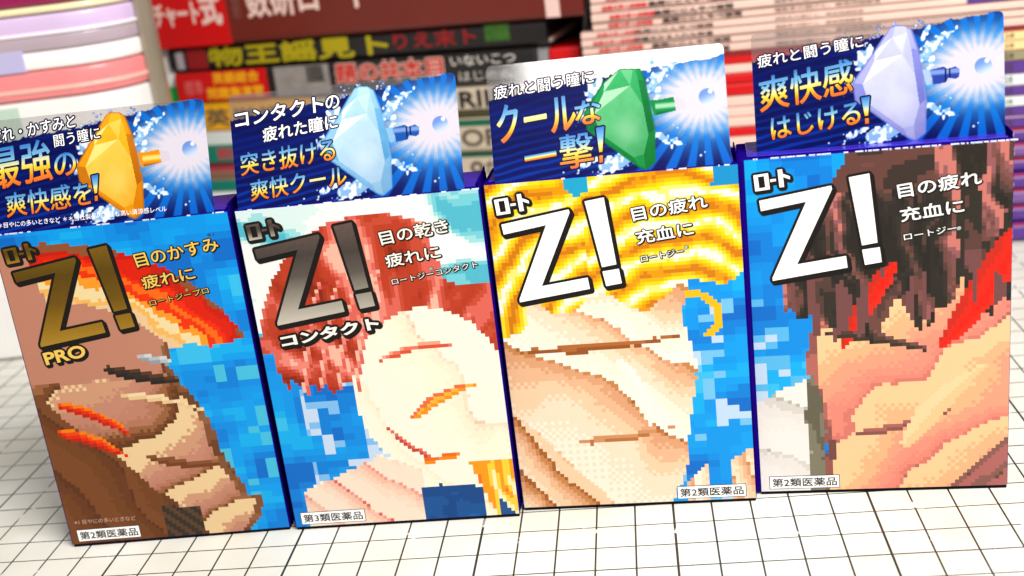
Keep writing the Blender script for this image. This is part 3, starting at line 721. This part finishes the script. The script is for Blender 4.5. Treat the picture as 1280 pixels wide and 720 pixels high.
GOLDY = mat('letter_amber', (250, 176, 16), .5); ROSE = mat('cover_rose', (190, 70, 80), .5)

book(LEFT, 'thick red and maroon hardback lettered チャート式 on top of the left stack', 'book', -20.95, .15, 10.5, 13.6, 15, MAROON,
     [('red_panel', -20.9, -16.3, 10.53, 13.5, RED), ('pale_band', -1.45, -.85, 10.56, 13.5, PINKW)],
     [('series_title', 'チャート', -20.1, -17.75, 11.5, 12.5, PINKW, 0, .04), ('series_title', '式', -17.6, -16.6, 11.45, 12.9, PINKW, 0, .04),
      ('subtitle', '高校', -15.95, -15.55, 11.6, 12.6, mat('letter_dusky', (150, 96, 86), .5), 0, .0), ('title', '数研ロード', -15.2, -9.2, 11.6, 13.0, PINKW, 0, .03)], 'books in the left stack')
book(LEFT, 'black book with yellow-green and red letters under the thick maroon hardback', 'book', -20.0, -1.6, 9.42, 10.46, 14, CBLACK,
     [('wine_panel', -19.0, -17.95, 9.46, 10.42, DRED), ('green_picture', -4.3, -3.2, 9.75, 10.42, LEAF), ('pale_label', -19.6, -19.2, 9.5, 10.3, mat('label_grey', (180, 170, 176), .5))],
     [('title', '物王謡見ト', -17.8, -8.8, 9.55, 10.4, LIME, 0, .055), ('title', 'りえ末ト', -8.5, -4.7, 9.7, 10.38, DRED, 0, .03)], 'books in the left stack', jitter=.25)
book(LEFT, 'book with red panel, amber letters and pale-edged red title on black', 'book', -19.75, -2.2, 7.98, 9.38, 14, CBLACK,
     [('red_panel', -19.7, -14.9, 8.0, 9.35, RED), ('photo_panel', -14.5, -11.75, 8.0, 9.33, GREY), ('dark_disc', -12.9, -12.0, 8.55, 9.3, mat('photo_black', (26, 22, 22), .5))],
     [('subtitle', '英語総合', -17.7, -15.3, 8.78, 9.28, GOLDY, 0, .04), ('subtitle', '問題集演習', -18.1, -15.2, 8.1, 8.6, GOLDY, 0, .04),
      ('title', '題の共本目', -11.4, -6.3, 8.45, 9.28, LRED, .07, .03), ('note_text', 'いないこつ', -5.9, -3.0, 8.85, 9.28, mat('letter_white', (214, 206, 198), .5), 0, .02), ('note_text', 'はじめぬ', -5.6, -3.2, 8.2, 8.6, mat('letter_white', (214, 206, 198), .5), 0, .0),
      ('side_note', '標準', -19.3, -18.3, 8.3, 9.0, mat('letter_rose', (240, 120, 120), .5), 0, .0)], 'books in the left stack', jitter=.05)
book(LEFT, 'yellow and beige book with black marks in the middle of the left stack', 'book', -19.6, -1.9, 6.6, 7.95, 14, BEIGE,
     [('yellow_panel', -19.5, -13, 6.63, 7.92, YEL), ('olive_stripe', -6.5, -1.95, 6.62, 6.95, OLIVE)],
     [('title', '英単語', -18.6, -14.4, 6.8, 7.6, BROWN, 0, .03), ('volume_mark', 'RⅢ', -5.75, -4.1, 7.05, 7.75, CBLACK, 0, .05)], 'books in the left stack', jitter=.2)
book(LEFT, 'teal and beige book with pale spine below the yellow and beige one', 'book', -19.7, -2.2, 5.1, 6.57, 14, BEIGE,
     [('teal_panel', -19.6, -14, 5.13, 5.95, TEAL), ('pale_stripe', -19.6, -14, 5.97, 6.54, CYANW), ('teal_stripe', -6.6, -2.25, 6.25, 6.54, GRN)],
     [('title', 'OF', -5.8, -4.2, 5.4, 6.1, BROWN, 0, .04), ('subtitle', '数列', -18.2, -16.2, 5.25, 5.8, ROSE, 0, .04)], 'books in the left stack', jitter=.0)
book(LEFT, 'book with rose, brown and green bands low in the left stack', 'book', -19.9, -2.0, 3.65, 5.06, 14, BEIGE,
     [('rose_panel', -19.8, -14, 4.6, 5.03, ROSE), ('brown_panel', -19.8, -14, 4.2, 4.58, mat('cover_brown', (140, 104, 84), .5)), ('green_panel', -19.8, -14, 3.68, 4.18, TEAL), ('green_stripe', -6.6, -2.1, 4.82, 5.03, GRN)],
     [('title', '◎か○', -5.7, -3.7, 4.1, 4.65, BROWN, 0, .03)], 'books in the left stack', jitter=.3)
book(LEFT, 'white book near the bottom of the left stack', 'book', -19.8, -2.2, 1.9, 3.62, 14, CYANW, [], [('title', '化学', -18.6, -17.6, 2.9, 3.2, BROWN, 0, .0)], 'books in the left stack', jitter=.1)
book(LEFT, 'purple book at the bottom of the left stack', 'book', -19.8, -2.0, .03, 1.87, 14, PURP, [], [], 'books in the left stack', jitter=.2)
pb = thing('paper_block', 'small white and green paper block at the left end of the book stack', 'paper block', at(LEFT, -21.0, 0, .5), LEFT[1])
bm_obj('white_part', box_bm(.12, .98, 0, 3, 8.7, 10.45, .03), mat('paper_white', (250, 246, 246), .6, k=.95), pb); bm_obj('green_part', box_bm(.12, .98, 0, 3, 7.5, 8.68, .03), mat('paper_green', (0, 190, 70), .5), pb)
bm_obj('paper_base', box_bm(.12, .98, .1, 3, 0, 7.48, .03), mat('paper_white', (250, 246, 246), .6), pb)

CREAM = mat('pamphlet_cream', (240, 204, 190), .5, vary=.06, scale=60); LTX = mat('letter_coral', (214, 50, 50), .5); DTX = mat('letter_grey_brown', (60, 46, 42), .5)
titles = ['問題文から入れた科目', '集問ににんやべ核問', '集問ににんやべ核問', '集問ににんやべ核問', '集問ににんやべ核問', '集問ににんやべ核問']
ordinal = ['topmost', 'second from the top', 'third from the top', 'fourth from the top', 'fifth from the top', 'sixth from the top', 'seventh from the top', 'eighth from the top', 'ninth from the top']
z = 11.66; zs = [11.66, 11.30, 10.94, 10.58, 10.22, 9.88, 9.58, 9.26, 8.93, 8.58]
rn = random.Random(3)
for k in range(9):
    z1, z0 = zs[k] - .03, zs[k + 1] + .015; left = -16.25 if k < 5 else -16.75
    o1 = rn.uniform(-.25, .25); o2 = rn.uniform(-.4, .4)
    tx = [('series_title', '全国大学入試問題', left + .55 + o1, left + 2.35 + o1, z0 + .07, z1 - .06, LTX, 0, .05), ('title', titles[k % 6], left + 2.5 + o2, left + 5.6 + o2, z0 + .06, z1 - .05, DTX, 0, .05)]
    if k > 1: tx.append(('subtitle', '理数系の傾けん、練習問題解答', -9.1, -5.4 + o2, z0 + .08, z1 - .07, DTX, 0, .0))
    bands = [('purple_tab', -2.0, .35, z0 + .02, z1 - .02, PURP)] if k in (2, 4, 5) else []
    book(RIGHT, 'thin cream pamphlet with coral lettering, %s in the right stack' % ordinal[k], 'pamphlet', left, rn.uniform(.5, .9), z0, z1, 15, CREAM, bands, tx, 'pamphlets in the right stack', 'pamphlet', rn.uniform(0, .25), False)
row = [(8.46, 8.56, 'dark'), (8.10, 8.47, 'red'), (7.73, 8.09, 'cream'), (7.32, 7.72, 'red'), (6.82, 7.31, 'red'), (6.36, 6.81, 'cream'), (5.95, 6.35, 'cream'), (5.56, 5.94, 'cream'), (5.16, 5.55, 'red'), (4.75, 5.15, 'cream')]
tabs = [None, ('amber_tab', mat('tab_amber', (248, 214, 150), .5)), ('amber_tab', mat('tab_amber', (248, 214, 150), .5)), ('olive_tab', mat('tab_olive', (150, 140, 108), .5)), ('purple_tab', PURP), ('white_tab', CYANW), ('purple_tab', PURP), ('white_tab', CYANW), ('purple_tab', PURP), ('purple_tab', PURP)]
lab = ['dark red sheet of card directly under the nine coral-lettered pamphlets', 'red pamphlet directly under the dark red sheet in the right stack', 'plain cream pamphlet between two red ones in the right stack', 'red pamphlet, upper of a touching pair in the right stack', 'red pamphlet, lower of a touching pair in the right stack', 'plain cream pamphlet, upper of three under the pair of red ones', 'plain cream pamphlet, middle of three under the pair of red ones', 'plain cream pamphlet, lower of three under the pair of red ones', 'lowest red pamphlet of the right stack', 'cream pamphlet under the lowest red one of the right stack']
for (z0, z1, c), tb, lb in zip(row, tabs, lab):
    bands = [(tb[0], -1.2, .6, z0 + .015, z1 - .015, tb[1])] if tb else []
    book(RIGHT, lb, 'pamphlet', -16.7 + rn.uniform(-.1, .1), rn.uniform(.65, .9), z0 + .005, z1 - .005, 15, {'red': RED, 'cream': CREAM, 'dark': DRED}[c], bands, [('number', '28', -.65, -.3, z0 + .1, z1 - .1, DTX, 0, .0)] if tb and z1 - z0 > .35 else [], 'pamphlets in the right stack', 'pamphlet', rn.uniform(0, .2), False)
zz = 4.73; k = 0
low = ['upper', 'second', 'third', 'fourth', 'fifth', 'sixth', 'lowest']
for hh in (.62, .62, .6, .66, .7, .7, .78):
    book(RIGHT, 'purple workbook, %s of the seven stacked under the red and cream pamphlets' % low[k], 'workbook', -16.6 + rn.uniform(-.2, .2), rn.uniform(.6, 1.0), max(zz - hh, .02), zz - .02, 15, PURP if k % 3 != 1 else mat('cover_violet', (120, 80, 150), .45),
         [('red_line', -3.0, .5, zz - .09, zz - .04, RED)], [('number', str(2 + k), -.6, -.25, zz - hh + .12, zz - .14, PINKW, 0, .02)], 'purple workbooks under the pamphlets', 'workbook', rn.uniform(0, .2)); zz -= hh; k += 1

# black lead curling out of the gap between the stacks
cu = bpy.data.curves.new('cable', 'CURVE'); cu.dimensions = '3D'; cu.bevel_depth = .14 * S; cu.bevel_resolution = 4
sp = cu.splines.new('NURBS'); pts = [at(LEFT, .4, 13.5, .6), at(LEFT, .55, 12.3, .3), at(LEFT, .35, 11.2, .2), at(LEFT, .1, 10.4, .3), at(LEFT, -.1, 9.6, .8), at(LEFT, .3, 8.4, 1.6), at(LEFT, .2, 6, 2.4), at(LEFT, .1, .15, 3)]
sp.points.add(len(pts) - 1)
for p, q in zip(sp.points, pts): p.co = (q[0] * S, q[1] * S, q[2] * S, 1)
sp.use_endpoint_u = True
co = bpy.data.objects.new('cable', cu); col.objects.link(co); cu.materials.append(mat('cable_rubber', (26, 28, 30), .4))
dg = bpy.context.evaluated_depsgraph_get(); me = bpy.data.meshes.new_from_object(co.evaluated_get(dg)); bpy.data.objects.remove(co)
co = bpy.data.objects.new('cable', me); col.objects.link(co); co['label'] = 'black cable hanging in the gap between the two stacks'; co['category'] = 'cable'
rb = thing('red_folder', 'small red folder corner in the dark gap between the stacks', 'folder', at(RIGHT, -18.3, 0, 1.2), RIGHT[1])
bm_obj('folder_cover', box_bm(0, 1.3, 0, 10, 0, 9.2, .05), mat('cover_red', (214, 0, 4), .45), rb)
bm_obj('folder_clip', box_bm(-.5, -.05, 0, 6, 0, 9.3, .05), mat('clip_grey', (150, 148, 150), .4), rb)

# ------------------------------------------------------------------ clear storage case at the left
def rounded_slab(x0, x1, y0, y1, z0, z1, r, n=8, bev=.06):
    bm = bmesh.new(); ring = []
    for cx_, cy_, a0 in ((x1 - r, y0 + r, -90), (x1 - r, y1 - r, 0), (x0 + r, y1 - r, 90), (x0 + r, y0 + r, 180)):
        for i in range(n + 1):
            a = math.radians(a0 + 90 * i / n); ring.append((cx_ + r * math.cos(a), cy_ + r * math.sin(a)))
    lo = [bm.verts.new(Vector((x, y, z0)) * S) for x, y in ring]; f = bm.faces.new(lo)
    e = bmesh.ops.extrude_face_region(bm, geom=[f]); vs = [g for g in e['geom'] if isinstance(g, bmesh.types.BMVert)]
    for v in vs: v.co.z = z1 * S
    bmesh.ops.recalc_face_normals(bm, faces=bm.faces[:])
    caps = [ed for ed in bm.edges if abs(ed.verts[0].co.z - ed.verts[1].co.z) < 1e-7]
    if bev: bmesh.ops.bevel(bm, geom=caps, offset=bev * S, segments=3, affect='EDGES', profile=.5)
    for p in bm.faces: p.smooth = True
    return bm
def plastic(name, c, rough, trans):
    m = mat(name, c, rough, k=.95); b = m.node_tree.nodes['Principled BSDF']; b.inputs['Transmission Weight'].default_value = trans; b.inputs['IOR'].default_value = 1.2
    return m
cs = thing('storage_case', 'pale plastic storage case with lilac and pink layers, left of the books', 'storage case', (-14.15, 18, 0), CASE[1])
layers = [('drawer', 0.1, 4.6, (240, 238, 236)), ('drawer', 4.7, 10.2, (255, 252, 250)), ('pink_layer', 10.25, 11.28, (246, 140, 142)), ('white_layer', 11.32, 11.98, (255, 248, 246)), ('grey_layer', 12.0, 12.6, (186, 168, 180)), ('lilac_layer', 12.65, 13.3, (222, 196, 236)), ('cream_layer', 13.35, 13.62, (250, 238, 190)), ('magenta_layer', 13.65, 14.6, (150, 10, 80))]
for nm, z0, z1, c in layers:
    bm_obj(nm, rounded_slab(-13.5, -.55, -1.5, 4.0, z0, z1, 2.6, 14, .12), mat('case_' + nm, c, .28, k=.97, coat=.4, vary=.05, scale=30), cs)
bm_obj('label_patch', box_bm(-8, -5.2, -1.55, .5, 8.8, 10.05, .03), mat('patch_green', (196, 220, 204), .6), cs)
bm_obj('label_patch', box_bm(-8, -4.55, -1.55, .5, 11.3, 12.1, .03), mat('patch_lilac', (196, 190, 232), .6), cs)
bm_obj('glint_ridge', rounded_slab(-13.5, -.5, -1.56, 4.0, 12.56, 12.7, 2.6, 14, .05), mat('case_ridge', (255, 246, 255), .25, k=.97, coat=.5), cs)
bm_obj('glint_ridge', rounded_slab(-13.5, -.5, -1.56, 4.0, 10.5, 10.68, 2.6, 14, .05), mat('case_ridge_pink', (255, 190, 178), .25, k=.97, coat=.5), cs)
def rib(cx_, cy_, r0, r1, a0, a1, z0, z1, n=12):
    bm = bmesh.new(); prof = [(cx_ + r0 * math.cos(math.radians(a0 + (a1 - a0) * i / n)), cy_ + r0 * math.sin(math.radians(a0 + (a1 - a0) * i / n))) for i in range(n + 1)]
    prof += [(cx_ + r1 * math.cos(math.radians(a1 + (a0 - a1) * i / n)), cy_ + r1 * math.sin(math.radians(a1 + (a0 - a1) * i / n))) for i in range(n + 1)]
    f = bm.faces.new([bm.verts.new(Vector((x, y, z0)) * S) for x, y in prof]); e = bmesh.ops.extrude_face_region(bm, geom=[f])
    for v in e['geom']:
        if isinstance(v, bmesh.types.BMVert): v.co.z = z1 * S
    bmesh.ops.recalc_face_normals(bm, faces=bm.faces[:]); return bm
bm_obj('corner_rib', rib(-3.15, 1.2, 2.66, 2.86, -20, 75, 0, 14.8), mat('case_frame', (160, 150, 132), .35, coat=.3), cs)
bm_obj('frame_base', box_bm(-13, -2.5, -1.2, 3.8, 0, .09), mat('case_frame', (160, 150, 132), .35), cs)
